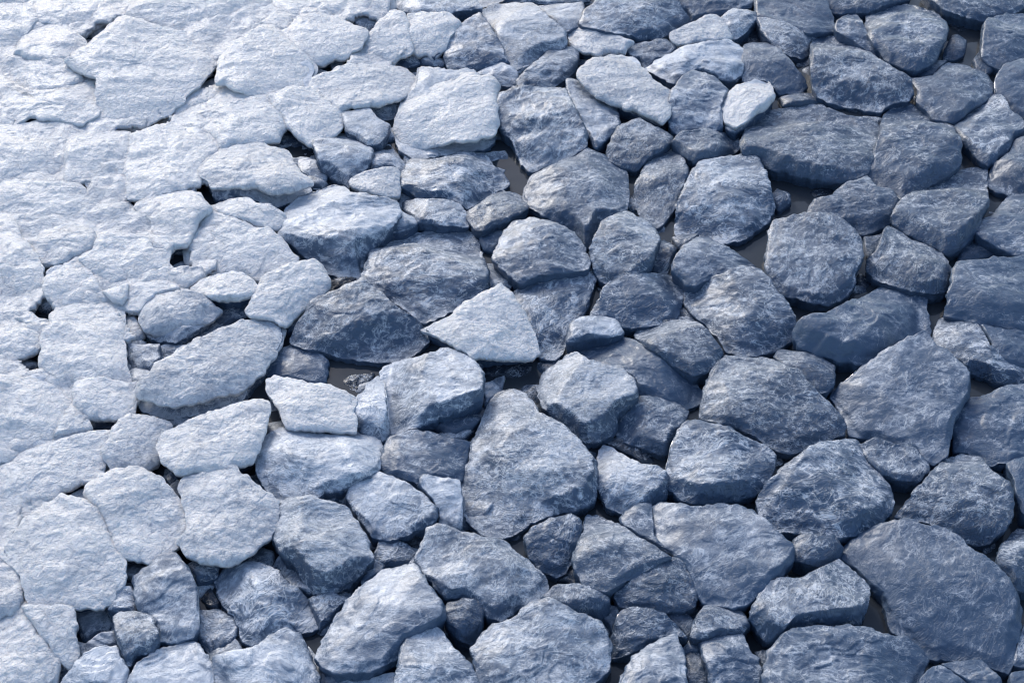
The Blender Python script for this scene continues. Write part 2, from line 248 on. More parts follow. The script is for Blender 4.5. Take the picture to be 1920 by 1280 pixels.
M5|.9|n|.08|-|45,1142 75,1138 135,1141 140,1160 143,1172 135,1185 145,1210 143,1237 128,1248 105,1228 85,1198 65,1168
M6|0.5|d|.1|-|137,1140 175,1134 200,1150 215,1178 185,1195 160,1205 145,1175
M7|.6|n|.2|-|205,1140 213,1112 225,1100 245,1100 257,1125 255,1142 225,1148
M8|.5|h|.35|-|212,1157 225,1149 252,1146 280,1153 298,1185 295,1204 285,1220 255,1230 245,1247 230,1237 222,1215 218,1187
M9|.48|h|.12|upright grey stone at the lower left with a shining right edge|250,1085 272,1063 300,1043 327,1037 350,1060 367,1090 370,1135 372,1180 357,1196 325,1203 300,1203 297,1180 282,1155 260,1142 252,1115
M10|0.45|d|.1|-|233,1047 250,1045 262,1052 256,1070 245,1086 233,1090
M11|.4|l|.2|-|355,1060 375,1052 410,1057 405,1080 385,1090 370,1090
M12|.5|n|.25|-|402,1088 425,1063 460,1053 495,1056 520,1068 545,1092 575,1120 590,1155 596,1178 565,1188 540,1178 510,1192 490,1207 465,1208 450,1195 446,1165 425,1140 410,1115
M13|.0|d|.1|-|378,1125 395,1105 412,1130 410,1142 390,1140
M14|.45|l|.15|-|372,1145 410,1143 450,1162 445,1187 425,1221 397,1228 372,1196
M15|.6|l|.1|-|160,1210 185,1196 215,1190 222,1212 185,1220 165,1222
M16|0.7|n|.1|-|112,1312 116,1280 125,1265 140,1244 160,1226 185,1216 220,1215 230,1240 240,1256 235,1280 230,1312
M17|0.68|n|.12|-|236,1316 240,1280 255,1247 275,1230 300,1213 355,1198 370,1206 390,1231 397,1248 398,1280 398,1316
M18|0.56|n|.12|-|402,1316 400,1260 400,1232 435,1223 480,1213 505,1192 537,1177 562,1193 575,1215 590,1250 597,1280 597,1316
N1|0.62|h|.42|-|515,985 522,950 540,938 580,934 620,941 650,950 670,975 685,1000 695,1030 700,1047 688,1060 672,1078 655,1098 617,1112 590,1114 572,1096 556,1062 525,1032 510,1010
N3|.45|l|.2|-|672,1062 700,1052 720,1061 710,1076 680,1093
N4|.4|l|.15|-|580,1124 620,1113 652,1121 640,1136 622,1158 600,1176 590,1150
N5|.45|l|.2|-|700,1045 712,1021 737,1013 765,1022 778,1038 770,1055 745,1061 717,1059
N6|.03|d|.2|-|738,1011 765,998 803,986 800,1010 785,1035 770,1025
N7|0.46|h|.15|tall leaning slab at the bottom left of centre|645,1132 660,1113 670,1101 720,1068 777,1058 790,1078 812,1107 828,1130 830,1160 822,1173 787,1183 760,1201 745,1232 715,1250 670,1262 630,1262 605,1248 592,1232 600,1210 620,1172 630,1155
N8|.48|h|.1|-|738,1312 742,1270 748,1237 760,1201 785,1183 815,1173 830,1183 840,1198 857,1221 880,1241 910,1280 916,1312
N9|.5|l|.1|-|600,1314 598,1282 605,1260 640,1263 680,1274 742,1267 740,1314
N10|.08|n|.45|round dark cobble deep in the gap at the bottom centre|832,1150 842,1132 870,1125 900,1132 908,1150 902,1177 887,1207 862,1197 838,1172
N11|0.52|h|.25|-|778,1046 790,1025 800,992 822,985 855,996 885,1004 920,1009 945,1011 960,1026 985,1046 1010,1069 1025,1086 1027,1105 1015,1123 985,1132 965,1147 935,1160 910,1152 895,1132 870,1121 835,1121 815,1101 795,1071
O1|.25|n|.3|-|985,1006 1000,991 1030,976 1070,971 1090,981 1088,1010 1075,1041 1060,1070 1045,1076 1012,1066 992,1038
O2|.1|d|.1|-|1048,1088 1075,1048 1090,1092 1075,1098
O3|.3|h|.2|-|1075,1042 1092,1005 1100,970 1118,965 1140,976 1170,989 1205,1010 1235,1030 1257,1044 1225,1059 1192,1079 1155,1096 1135,1109 1115,1103 1093,1093 1082,1067
O4|.22|n|.1|-|1162,973 1175,960 1200,945 1221,946 1224,985 1228,1010 1250,1036 1255,1042 1230,1027 1197,1004 1170,987
O5|.3|h|.12|wide flat plate right of the bottom centre|1222,975 1220,956 1240,944 1275,945 1310,950 1345,945 1385,946 1410,956 1430,976 1450,996 1475,1016 1488,1035 1485,1053 1465,1076 1450,1091 1425,1111 1405,1126 1385,1136 1350,1133 1315,1126 1300,1090 1292,1065 1265,1044 1240,1026 1225,1005
O6|.25|n|.2|-|1180,1091 1217,1063 1260,1047 1290,1061 1300,1090 1312,1120 1305,1136 1270,1149 1222,1142 1165,1133 1150,1116
O7|.3|n|.3|-|1018,1122 1045,1098 1075,1098 1100,1098 1125,1108 1140,1121 1140,1143 1130,1161 1115,1161 1072,1147 1035,1132
O8|.22|l|.1|-|1140,1140 1160,1141 1157,1161 1148,1185 1133,1166
O9|.3|n|.25|-|1150,1185 1162,1147 1177,1142 1220,1147 1255,1161 1275,1178 1288,1193 1255,1192 1215,1208 1185,1222 1152,1234 1145,1226 1147,1200
O10|.15|l|.1|-|1250,1152 1287,1149 1302,1166 1302,1185 1290,1200 1270,1176
O11|.3|n|.2|-|1302,1166 1320,1138 1350,1129 1385,1138 1400,1160 1403,1173 1390,1188 1350,1191 1312,1199 1296,1196
O12|.42|h|.15|large pale-blotched boulder at the bottom centre|885,1215 900,1190 920,1172 965,1157 980,1140 1015,1131 1042,1135 1072,1148 1120,1163 1140,1190 1145,1215 1140,1255 1110,1282 1095,1314 920,1314 905,1280 890,1250
O13|.45|h|.1|-|1150,1314 1160,1280 1175,1250 1190,1226 1220,1208 1265,1188 1272,1203 1282,1230 1287,1250 1290,1314
O14|.3|l|.1|-|1280,1216 1295,1199 1310,1203 1312,1223 1285,1226
O15|.25|l|.1|-|1286,1229 1312,1224 1325,1260 1330,1312 1292,1312
O16|.32|n|.1|-|1310,1206 1335,1193 1370,1188 1392,1188 1400,1210 1422,1238 1432,1260 1430,1314 1333,1314 1326,1252
O17|.35|h|.35|-|1410,1160 1412,1140 1425,1112 1440,1092 1475,1083 1507,1081 1555,1058 1572,1048 1605,1076 1630,1103 1625,1133 1617,1158 1612,1169 1565,1173 1535,1170 1500,1177 1475,1187 1460,1204 1440,1202 1420,1187
O18|.2|l|.1|-|1417,1226 1430,1221 1446,1226 1436,1262 1432,1255
P1|.18|n|.2|-|1487,1013 1510,1002 1530,1008 1565,1007 1577,1028 1572,1046 1555,1056 1530,1061 1490,1048
P2|.2|h|.15|largest dark slab at the lower right|1580,1030 1602,1010 1640,988 1677,975 1705,976 1740,988 1785,1003 1810,1023 1827,1041 1872,1068 1890,1090 1905,1117 1915,1140 1912,1175 1907,1202 1900,1237 1890,1258 1855,1248 1815,1238 1742,1232 1727,1218 1702,1198 1670,1183 1662,1152 1655,1122 1630,1100 1602,1067 1577,1047
P3|.22|h|.12|-|1434,1268 1436,1240 1442,1216 1472,1191 1485,1178 1535,1172 1560,1177 1590,1168 1620,1173 1660,1188 1700,1193 1727,1221 1737,1236 1727,1266 1712,1316 1440,1316
P4|.22|n|.1|-|1720,1314 1725,1276 1740,1256 1762,1246 1785,1261 1820,1283 1826,1314
P5|.15|n|.1|-|1768,1246 1795,1241 1838,1241 1860,1262 1875,1280 1876,1312 1832,1312 1822,1280 1790,1259
P6|.15|n|.25|-|1870,1046 1880,1018 1907,993 1945,990 1945,1110 1905,1104 1890,1086 1875,1066
P7|.15|n|.1|-|1908,1203 1920,1172 1945,1166 1945,1248 1902,1245
P8|.2|n|.1|-|1890,1314 1895,1267 1945,1252 1945,1314
'''

REFS = {
 'A6': 'largest white slab', 'A8': 'slab above the star-shaped hole', 'B1': 'slab beside the black triangular hole',
 'B4': 'oval white slab at the top', 'B15': 'square ice-capped stone', 'C2': 'rounded rock on the top edge',
 'C9': 'pale slanting stone', 'C11': 'small bright white stone', 'C20': 'wide oval stone', 'D5': 'long ridged boulder',
 'D6': 'many-sided dark boulder', 'D14': 'tall dark wedge', 'E5': 'sunken blue-grey stone',
 'E15': 'lens-shaped ice plate', 'E19': 'tall straight-edged white slab', 'E23': 'dark-fronted ice-topped block',
 'F4': 'grey-white sloping boulder', 'F9': 'broad domed slab', 'F13': 'triangular ice flake',
 'F14': 'boulder above the central pool', 'G2': 'dark domed boulder', 'G4': 'square flat-topped stone',
 'H10': 'squarish stone below the pool', 'H14': 'broad pale-rimmed dark slab', 'I5': 'huge left-edge slab',
 'J0': 'slab left of the black cleft', 'J2': 'bright white flake', 'J5': 'pale loaf-shaped stone',
 'J8': 'large pale rounded slab', 'J13': 'big wedge-shaped boulder', 'K1': 'pale-topped boulder',
 'K2': 'long dark boulder', 'K7': 'sloping dark slab', 'L2': 'pentagon-shaped slab', 'L8': 'egg-shaped boulder',
 'M1': 'large lower left slab', 'M4': 'bottom left corner slab', 'M9': 'upright grey stone', 'N7': 'tall leaning slab',
 'N10': 'round dark cobble', 'O5': 'wide flat plate', 'O12': 'pale-blotched bottom boulder', 'P2': 'largest dark slab',
}

# ------------------------------------------------------------------ small helpers
def link(o, parent=None):
    scene.collection.objects.link(o)
    if parent is not None:
        o.parent = parent
    return o

CP, SP = math.cos(PITCH), math.sin(PITCH)
def unproject(px, z):
    """image points (n,2) -> world points on heights z (n,)"""
    u = (px[:, 0] - IW / 2) / FPX
    v = -(px[:, 1] - IH / 2) / FPX
    dx, dy, dz = u, CP + v * SP, -SP + v * CP
    t = (z - CAM_H) / dz
    return np.stack([dx * t, dy * t, CAM_H + dz * t], 1)

def project(p):
    x, y, z = p[:, 0], p[:, 1], p[:, 2] - CAM_H
    d = y * CP - z * SP
    up = y * SP + z * CP
    return np.stack([IW / 2 + FPX * x / d, IH / 2 - FPX * up / d], 1)

_rs = np.random.RandomState(7)
PERM = np.concatenate([_rs.permutation(256)] * 3).astype(np.int64)
GRAD = _rs.normal(size=(256, 3)); GRAD /= np.linalg.norm(GRAD, axis=1)[:, None]
def perlin(p):
    i = np.floor(p).astype(np.int64); f = p - i; i &= 255
    u = f * f * f * (f * (f * 6 - 15) + 10)
    out = 0.0
    for a in (0, 1):
        for b in (0, 1):
            for c in (0, 1):
                h = PERM[PERM[PERM[i[:, 0] + a] + i[:, 1] + b] + i[:, 2] + c]
                g = GRAD[h]
                d = g[:, 0] * (f[:, 0] - a) + g[:, 1] * (f[:, 1] - b) + g[:, 2] * (f[:, 2] - c)
                w = (u[:, 0] if a else 1 - u[:, 0]) * (u[:, 1] if b else 1 - u[:, 1]) * (u[:, 2] if c else 1 - u[:, 2])
                out = out + d * w
    return out * 1.5
def fbm(p, oct=3, gain=.5):
    s, a = 0.0, 1.0
    for k in range(oct):
        s = s + a * perlin(p * 2 ** k + 17.3 * k); a *= gain
    return s
def ridged(p, oct=3):
    s, a = 0.0, 1.0
    for k in range(oct):
        s = s + a * (1 - np.abs(perlin(p * 2.1 ** k + 9.1 * k)) * 2.2) ; a *= .5
    return s
def sstep(x): x = np.clip(x, 0, 1); return x * x * (3 - 2 * x)

def resample(pts, n, smooth):
    p = np.asarray(pts, float)
    q = np.vstack([p, p[:1]])
    seg = np.linalg.norm(np.diff(q, axis=0), axis=1)
    s = np.concatenate([[0], np.cumsum(seg)])
    t = np.linspace(0, s[-1], n, endpoint=False)
    r = np.stack([np.interp(t, s, q[:, 0]), np.interp(t, s, q[:, 1])], 1)
    for _ in range(smooth):
        r = r * .5 + (np.roll(r, 1, 0) + np.roll(r, -1, 0)) * .25
    return r, s[-1]

def area_centroid(p):
    x, y = p[:, 0], p[:, 1]; x1, y1 = np.roll(x, -1), np.roll(y, -1)
    c = x * y1 - x1 * y; A = c.sum() / 2
    return abs(A), np.array([((x + x1) * c).sum() / (6 * A), ((y + y1) * c).sum() / (6 * A)])

def ring_mesh(name, rings, centre_top, centre_bot):
    """rings: list of (n,3) from the centre outwards and down; closed with two fans"""
    n = len(rings[0]); R = len(rings)
    v = np.vstack(rings + [centre_top[None], centre_bot[None]])
    i = np.arange(n); j = (i + 1) % n
    quads = []
    for k in range(R - 1):
        quads.append(np.stack([k * n + i, (k + 1) * n + i, (k + 1) * n + j, k * n + j], 1))
    quads = np.vstack(quads)
    t1 = np.stack([np.full(n, R * n), i, j], 1)
    t2 = np.stack([np.full(n, R * n + 1), (R - 1) * n + j, (R - 1) * n + i], 1)
    return v, quads, np.vstack([t1, t2])

def to_mesh(name, v, quads, tris):
    me = bpy.data.meshes.new(name)
    nl = quads.size + tris.size
    me.vertices.add(len(v)); me.vertices.foreach_set('co', v.astype(np.float32).ravel())
    me.loops.add(nl); me.loops.foreach_set('vertex_index', np.concatenate([quads.ravel(), tris.ravel()]).astype(np.int32))
    me.polygons.add(len(quads) + len(tris))
    starts = np.concatenate([np.arange(len(quads)) * 4, quads.size + np.arange(len(tris)) * 3])
    me.polygons.foreach_set('loop_start', starts.astype(np.int32))
    me.polygons.foreach_set('use_smooth', np.ones(len(starts), bool))
    me.update(calc_edges=True); me.validate()
    return me

def stone_geometry(pts, rng, z_top, front_h, p_exp, rough, ragged, depth, tilt=(0, 0), facets=5, crust=0.0, dens=1.0, slope=1.0, info=None):
    """one closed rock: a rough, facetted top inside the outline, a rounded rim and sides that go down"""
    pr = resample(pts, 64, 0)[1]
    n = int(np.clip(pr / (4.0 / dens), 28 if dens >= 1 else 18, 220))
    out, per = resample(pts, n, 1 if n > 60 else 0)
    seed = rng.uniform(0, 200, 3)
    # uneven outline
    q = np.column_stack([out / 26.0, np.full(n, seed[0])])
    q2 = np.column_stack([out / (19.0 if crust else 9.0), np.full(n, seed[1])])
    c2 = out.mean(0)
    dirv = out - c2; dl = np.linalg.norm(dirv, axis=1)[:, None]; dirv = dirv / np.maximum(dl, 1e-6)
    out = out + dirv * ((fbm(q, 2) * 2.2 + fbm(q2, 3) * ragged)[:, None] * min(1.0, per / 400))
    v = (out[:, 1] - out[:, 1].min()) / max(1e-6, np.ptp(out[:, 1]))
    z_back = z_top - .006 - .004 * rng.random()
    z_out = z_back + (z_top - front_h - z_back) * sstep((v - .35) / .6)
    z_out = z_out + fbm(np.column_stack([out / 40., np.full(n, seed[2])]), 2) * .006
    O = unproject(out, z_out)
    A, C = area_centroid(O[:, :2])
    Rm = math.sqrt(A / math.pi)
    fac = [(rng.uniform(0, 2 * math.pi), rng.uniform(.0, .65) * Rm, rng.uniform(.08, .42) * slope) for _ in range(facets)]
    def drop(x, y):                                 # broken planes that slope away from the crown
        s_ = -tilt[0] * (x - C[0]) - tilt[1] * (y - C[1])
        for a_, st, sl in fac:
            d = (x - C[0]) * math.cos(a_) + (y - C[1]) * math.sin(a_) - st
            s_ = s_ + sl * (np.sqrt(d * d + (.012 * Rm) ** 2) + d) * .5
        return s_
    floor_ = max(.004, z_top * .22) if z_top > .012 else -.01
    z_out = np.minimum(z_out, np.maximum(z_top - drop(O[:, 0], O[:, 1]) - .003, floor_))
    O = unproject(out, z_out)
    A, C = area_centroid(O[:, :2])
    M = int(np.clip(n / 4.2, 7 if dens >= 1 else 5, 52))
    s = np.linspace(0, 1, M + 1)[1:]
    r = 1 - (1 - s) ** 1.22
    XY = C[None, None] + (O[None, :, :2] - C[None, None]) * r[:, None, None]
    rr = np.repeat(r[:, None], n, 1)
    x, y = XY[..., 0].ravel(), XY[..., 1].ravel(); rf = rr.ravel()
    zp = z_top - drop(x, y)
    k_ = .006
    zp = floor_ + .5 * ((zp - floor_) + np.sqrt((zp - floor_) ** 2 + k_ * k_))
    fine_amp = 1.0
    zo = np.tile(z_out, M)
    if crust:
        edge = rf ** p_exp
    else:                                           # a broken arris: nearly flat up to r0, then a steep chipped face
        wf = sstep((v - .45) / .4)
        r0 = .955 - (.03 + min(.16, front_h * 1.5 / max(Rm, .02) * .35)) * wf + .05 * fbm(np.column_stack([out / 30., np.full(n, seed[0] + 50)]), 2)
        r0 = np.tile(np.clip(r0, .7, .975), M)
        edge = (np.clip(rf - r0, 0, 1) / (1 - r0)) ** 1.1 * .92 + .08 * rf ** p_exp
    z = zp + (zo - zp) * edge
    W = np.column_stack([x, y, z]) + seed
    fade = 1 - .4 * rf ** 12
    Wr = W * np.array([1.0, 1.35, 1.2])
    warp = np.column_stack([fbm(W * 14, 2), fbm(W * 14 + 31, 2), np.zeros(len(W))]) * .014
    big = fbm(W * 7, 2) * (.003 if crust else .006) * min(1, Rm / .1)
    t = (fbm((Wr + warp) * 8.5, 3, .45) * .5 + .5) * 6 + fine_amp * fbm(W * 45, 2) * .12
    fr = t - np.floor(t)
    terr = (np.floor(t) + .35 * fr + .65 * sstep((fr - .8) / .2)) / 6 - .5
    crink = ridged((Wr + warp) * 26, 2) - .85
    z = z + (big + terr * .017 * rough + crink * .0011 * rough) * fade
    if not crust:                                   # chipped, uneven flanks near the rim
        push = (ridged((W + warp) * np.array([34., 34., 60.]), 2) - .9) * .0030 * sstep((rf - .7) / .3) * min(1, Rm / .07)
        dx_, dy_ = x - C[0], y - C[1]; dd_ = np.sqrt(dx_ ** 2 + dy_ ** 2) + 1e-6
        x = x + dx_ / dd_ * push; y = y + dy_ / dd_ * push
    rings = [np.column_stack([x, y, z]).reshape(M, n, 3)[k] for k in range(M)]
    last = rings[-1]
    prev = last
    if crust > 0:
        steps = [(.35 * crust, 1.0), (crust, .985), (crust * 1.1, .9)]
    else:
        steps = [(.003, 1.003), (.008, 1.0), (.014, .993), (.022, .98), (.034, .96), (.05, .94), (depth, .85)]
    for d, sc in steps:
        w = np.column_stack([C + (last[:, :2] - C) * sc, np.maximum(last[:, 2] - d, -.09)])
        nz = fbm((w + seed) * 30, 2) * .002 if crust else (ridged((w + seed) * np.array([34., 34., 70.]), 2) - .9) * .0035 * min(1, Rm / .07)
        dd = w[:, :2] - C; dd = dd / np.linalg.norm(dd, axis=1)[:, None]
        w[:, :2] += dd * nz[:, None]
        rings.append(w)
    if info is not None: info['rim'] = last
    top = np.array([C[0], C[1], rings[0][:, 2].mean()])
    bot = np.array([C[0], C[1], rings[-1][:, 2].mean() - .003])
    return ring_mesh('m', rings, top, bot)

# ------------------------------------------------------------------ materials
def nodes(name):
    m = bpy.data.materials.new(name); m.use_nodes = True
    nt = m.node_tree
    for x in list(nt.nodes): nt.nodes.remove(x)
    def N(t, **kw):
        nd = nt.nodes.new(t)
        for k, v in kw.items():
            if k.startswith('i_'):
                nd.inputs[k[2:].replace('_', ' ')].default_value = v
            else:
                setattr(nd, k, v)
        return nd
    return m, nt, N, nt.links.new

def math_n(N, L, op, a, b=None, c=None, clamp=False):
    nd = N('ShaderNodeMath', operation=op, use_clamp=clamp)
    for k, v in enumerate((a, b, c)):
        if v is None: continue
        if isinstance(v, (int, float)): nd.inputs[k].default_value = v
        else: L(v, nd.inputs[k])
    return nd.outputs[0]

def mixc(N, L, f, a, b):
    nd = N('ShaderNodeMix', data_type='RGBA')
    for key, v in ((0, f), (6, a), (7, b)):
        if isinstance(v, (int, float)): nd.inputs[key].default_value = v
        elif isinstance(v, tuple): nd.inputs[key].default_value = v
        else: L(v, nd.inputs[key])
    return nd.outputs[2]

def rock_material():
    m, nt, N, L = nodes('frosted_slate')
    geo = N('ShaderNodeNewGeometry'); oi = N('ShaderNodeObjectInfo')
    sep = N('ShaderNodeSeparateColor'); L(oi.outputs['Color'], sep.inputs[0])
    frost, wet, tone = sep.outputs[0], sep.outputs[1], sep.outputs[2]
    off = N('ShaderNodeVectorMath', operation='MULTIPLY_ADD')
    cmb = N('ShaderNodeCombineXYZ')
    for k in range(3): L(oi.outputs['Random'], cmb.inputs[k])
    L(cmb.outputs[0], off.inputs[0]); off.inputs[1].default_value = (37, 53, 71); L(geo.outputs['Position'], off.inputs[2])
    P = off.outputs[0]
    # stretched, turned per stone: the cleavage runs its own way in each rock
    rot = N('ShaderNodeVectorRotate', rotation_type='Z_AXIS'); L(P, rot.inputs['Vector'])
    L(math_n(N, L, 'MULTIPLY_ADD', oi.outputs['Random'], 1.6, -1.1), rot.inputs['Angle'])
    stre = N('ShaderNodeVectorMath', operation='MULTIPLY'); L(rot.outputs[0], stre.inputs[0]); stre.inputs[1].default_value = (1, 1.4, 1.25)
    vary = N('ShaderNodeVectorMath', operation='SCALE'); L(stre.outputs[0], vary.inputs[0])
    L(math_n(N, L, 'MULTIPLY_ADD', tone, .75, .6), vary.inputs['Scale'])
    S = vary.outputs[0]
    def noise(scale, detail=4, rough=.55, typ='FBM', dist=0.0, vec=S):
        nd = N('ShaderNodeTexNoise', noise_type=typ); nd.inputs['Scale'].default_value = scale
        nd.inputs['Detail'].default_value = detail; nd.inputs['Roughness'].default_value = rough; nd.inputs['Distortion'].default_value = dist
        L(vec, nd.inputs['Vector']); return nd.outputs[0]
    big = noise(9, 4, .6, vec=P); mid = noise(30, 4, .55, dist=.8); grain = noise(330, 3, .65, vec=P)
    # thin wandering lines where the cleavage breaks
    src1, src2 = noise(17, 5, .55, dist=.7), noise(38, 4, .55, dist=.5)
    l1 = math_n(N, L, 'ABSOLUTE', math_n(N, L, 'SUBTRACT', src1, .5))
    l2 = math_n(N, L, 'ABSOLUTE', math_n(N, L, 'SUBTRACT', src2, .52))
    line1 = math_n(N, L, 'SUBTRACT', 1.0, math_n(N, L, 'MULTIPLY', l1, 36.0), clamp=True)
    line2 = math_n(N, L, 'SUBTRACT', 1.0, math_n(N, L, 'MULTIPLY', l2, 26.0), clamp=True)
    lines = math_n(N, L, 'MAXIMUM', line1, math_n(N, L, 'MULTIPLY', line2, .8))
    # small broken steps of the cleavage
    def stairs(src, k, lo):
        t = math_n(N, L, 'MULTIPLY', src, k)
        fr = N('ShaderNodeMapRange', interpolation_type='SMOOTHSTEP', i_From_Min=lo, i_From_Max=1.0); L(math_n(N, L, 'FRACT', t), fr.inputs[0])
        return math_n(N, L, 'DIVIDE', math_n(N, L, 'ADD', math_n(N, L, 'FLOOR', t), fr.outputs[0]), k)
    steps = math_n(N, L, 'ADD', stairs(src1, 14.0, .8), math_n(N, L, 'MULTIPLY', stairs(src2, 10.0, .75), .5))
    l3 = math_n(N, L, 'ABSOLUTE', math_n(N, L, 'SUBTRACT', noise(70, 1.5, .45, dist=.6), .5))
    lines = math_n(N, L, 'MAXIMUM', lines, math_n(N, L, 'MULTIPLY', math_n(N, L, 'SUBTRACT', 1.0, math_n(N, L, 'MULTIPLY', l3, 17.0), clamp=True), .5))
    gate = N('ShaderNodeMapRange', interpolation_type='SMOOTHSTEP', i_From_Min=.38, i_From_Max=.56); L(mid, gate.inputs[0])
    lines = math_n(N, L, 'MULTIPLY', lines, math_n(N, L, 'MULTIPLY', gate.outputs[0], math_n(N, L, 'MULTIPLY_ADD', oi.outputs['Alpha'], .95, .05)))
    # where frost has settled, with backlight painted on rear slopes and raised edges
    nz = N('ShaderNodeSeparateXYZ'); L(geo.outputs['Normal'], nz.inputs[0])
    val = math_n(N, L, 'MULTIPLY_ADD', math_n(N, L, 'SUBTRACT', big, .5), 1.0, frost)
    val = math_n(N, L, 'MULTIPLY_ADD', math_n(N, L, 'SUBTRACT', mid, .5), .28, val)
    val = math_n(N, L, 'MULTIPLY_ADD', math_n(N, L, 'SUBTRACT', grain, .5), .30, val)
    val = math_n(N, L, 'MULTIPLY_ADD', nz.outputs[1], .22, val)  # slopes facing the far side go paler: backlight put into the colour
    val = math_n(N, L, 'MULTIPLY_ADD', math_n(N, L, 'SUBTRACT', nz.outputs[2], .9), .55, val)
    val = math_n(N, L, 'MULTIPLY_ADD', lines, .62, val)  # pale mineral veins that also paint in the highlights along the ridges
    val = math_n(N, L, 'MULTIPLY_ADD', math_n(N, L, 'SUBTRACT', geo.outputs['Pointiness'], .5), 3.6, val)  # convex edges go paler: a painted rim light
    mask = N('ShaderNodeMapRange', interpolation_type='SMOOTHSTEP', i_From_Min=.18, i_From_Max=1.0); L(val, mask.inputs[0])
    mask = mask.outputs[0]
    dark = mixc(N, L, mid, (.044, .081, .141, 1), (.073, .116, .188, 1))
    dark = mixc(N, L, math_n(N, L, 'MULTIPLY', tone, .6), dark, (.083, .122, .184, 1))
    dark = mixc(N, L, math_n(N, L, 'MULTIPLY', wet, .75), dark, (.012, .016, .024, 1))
    rime_lit = mixc(N, L, mid, (.52, .57, .65, 1), (.70, .73, .77, 1))
    col = mixc(N, L, mask, dark, rime_lit)
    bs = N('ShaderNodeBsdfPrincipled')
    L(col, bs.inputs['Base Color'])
    ro = math_n(N, L, 'MULTIPLY_ADD', grain, .55, .16)
    bs.inputs['Coat Weight'].default_value = .3; bs.inputs['Coat Roughness'].default_value = .2; bs.inputs['Coat IOR'].default_value = 1.33
    ro = math_n(N, L, 'MULTIPLY_ADD', wet, -.28, ro)
    ro = math_n(N, L, 'MULTIPLY_ADD', mask, .12, ro, clamp=True)
    L(ro, bs.inputs['Roughness'])
    bs.inputs['Specular IOR Level'].default_value = .5
    h = math_n(N, L, 'MULTIPLY_ADD', steps, 2.0, math_n(N, L, 'MULTIPLY', mid, .14))
    h = math_n(N, L, 'MULTIPLY_ADD', lines, .12, h)
    h = math_n(N, L, 'MULTIPLY_ADD', grain, .03, h)
    bp = N('ShaderNodeBump'); bp.inputs['Distance'].default_value = .008; L(math_n(N, L, 'MULTIPLY', oi.outputs['Alpha'], 1.05), bp.inputs['Strength'])
    L(h, bp.inputs['Height']); L(bp.outputs[0], bs.inputs['Normal'])
    o = N('ShaderNodeOutputMaterial'); L(bs.outputs[0], o.inputs[0])
    return m

def crust_material():
    m, nt, N, L = nodes('crusted_ice')
    geo = N('ShaderNodeNewGeometry'); oi = N('ShaderNodeObjectInfo')
    sep = N('ShaderNodeSeparateColor'); L(oi.outputs['Color'], sep.inputs[0])
    P = geo.outputs['Position']
    def noise(scale, detail=4, rough=.6, typ='FBM', dist=0.0):
        nd = N('ShaderNodeTexNoise', noise_type=typ); nd.inputs['Scale'].default_value = scale
        nd.inputs['Detail'].default_value = detail; nd.inputs['Roughness'].default_value = rough; nd.inputs['Distortion'].default_value = dist
        L(P, nd.inputs['Vector']); return nd.outputs[0]
    big = noise(11, 4); mid = noise(70, 5, .62, dist=.5); grain = noise(220, 3, .65)
    thin = math_n(N, L, 'MULTIPLY_ADD', math_n(N, L, 'SUBTRACT', big, .5), .9, math_n(N, L, 'SUBTRACT', 1.08, sep.outputs[0]))
    thin = math_n(N, L, 'MULTIPLY_ADD', math_n(N, L, 'SUBTRACT', mid, .5), 1.1, thin)
    thin = math_n(N, L, 'MULTIPLY_ADD', math_n(N, L, 'SUBTRACT', grain, .5), .5, thin)
    mr = N('ShaderNodeMapRange', interpolation_type='SMOOTHSTEP', i_From_Min=.05, i_From_Max=.75); L(thin, mr.inputs[0])
    col = mixc(N, L, mr.outputs[0], (.76, .765, .78, 1), (.33, .37, .44, 1))
    bs = N('ShaderNodeBsdfPrincipled'); L(col, bs.inputs['Base Color'])
    L(math_n(N, L, 'MULTIPLY_ADD', grain, .6, .12), bs.inputs['Roughness'])
    bs.inputs['Specular IOR Level'].default_value = .3; bs.inputs['Subsurface Weight'].default_value = .35; bs.inputs['Subsurface Radius'].default_value = (.7, .85, 1.0); bs.inputs['Subsurface Scale'].default_value = .012
    bs.inputs['Coat Weight'].default_value = .2; bs.inputs['Coat Roughness'].default_value = .2; bs.inputs['Coat IOR'].default_value = 1.31
    h = math_n(N, L, 'MULTIPLY_ADD', grain, .2, mid)
    bp = N('ShaderNodeBump'); bp.inputs['Strength'].default_value = 1.0; bp.inputs['Distance'].default_value = .013
    L(h, bp.inputs['Height']); L(bp.outputs[0], bs.inputs['Normal'])
    o = N('ShaderNodeOutputMaterial'); L(bs.outputs[0], o.inputs[0])
    return m

def water_material():
    m, nt, N, L = nodes('murky_water')
    geo = N('ShaderNodeNewGeometry')
    n1 = N('ShaderNodeTexNoise'); n1.inputs['Scale'].default_value = 6; L(geo.outputs['Position'], n1.inputs['Vector'])
    col = mixc(N, L, n1.outputs[0], (.038, .045, .055, 1), (.054, .062, .074, 1))
    bs = N('ShaderNodeBsdfPrincipled'); L(col, bs.inputs['Base Color'])
    bs.inputs['Roughness'].default_value = .04; bs.inputs['IOR'].default_value = 1.333
    bp = N('ShaderNodeBump'); bp.inputs['Strength'].default_value = .25; bp.inputs['Distance'].default_value = .01
    L(n1.outputs[0], bp.inputs['Height']); L(bp.outputs[0], bs.inputs['Normal'])
    o = N('ShaderNodeOutputMaterial'); L(bs.outputs[0], o.inputs[0])
    return m

ROCK, CRUST, WATER = rock_material(), crust_material(), water_material()

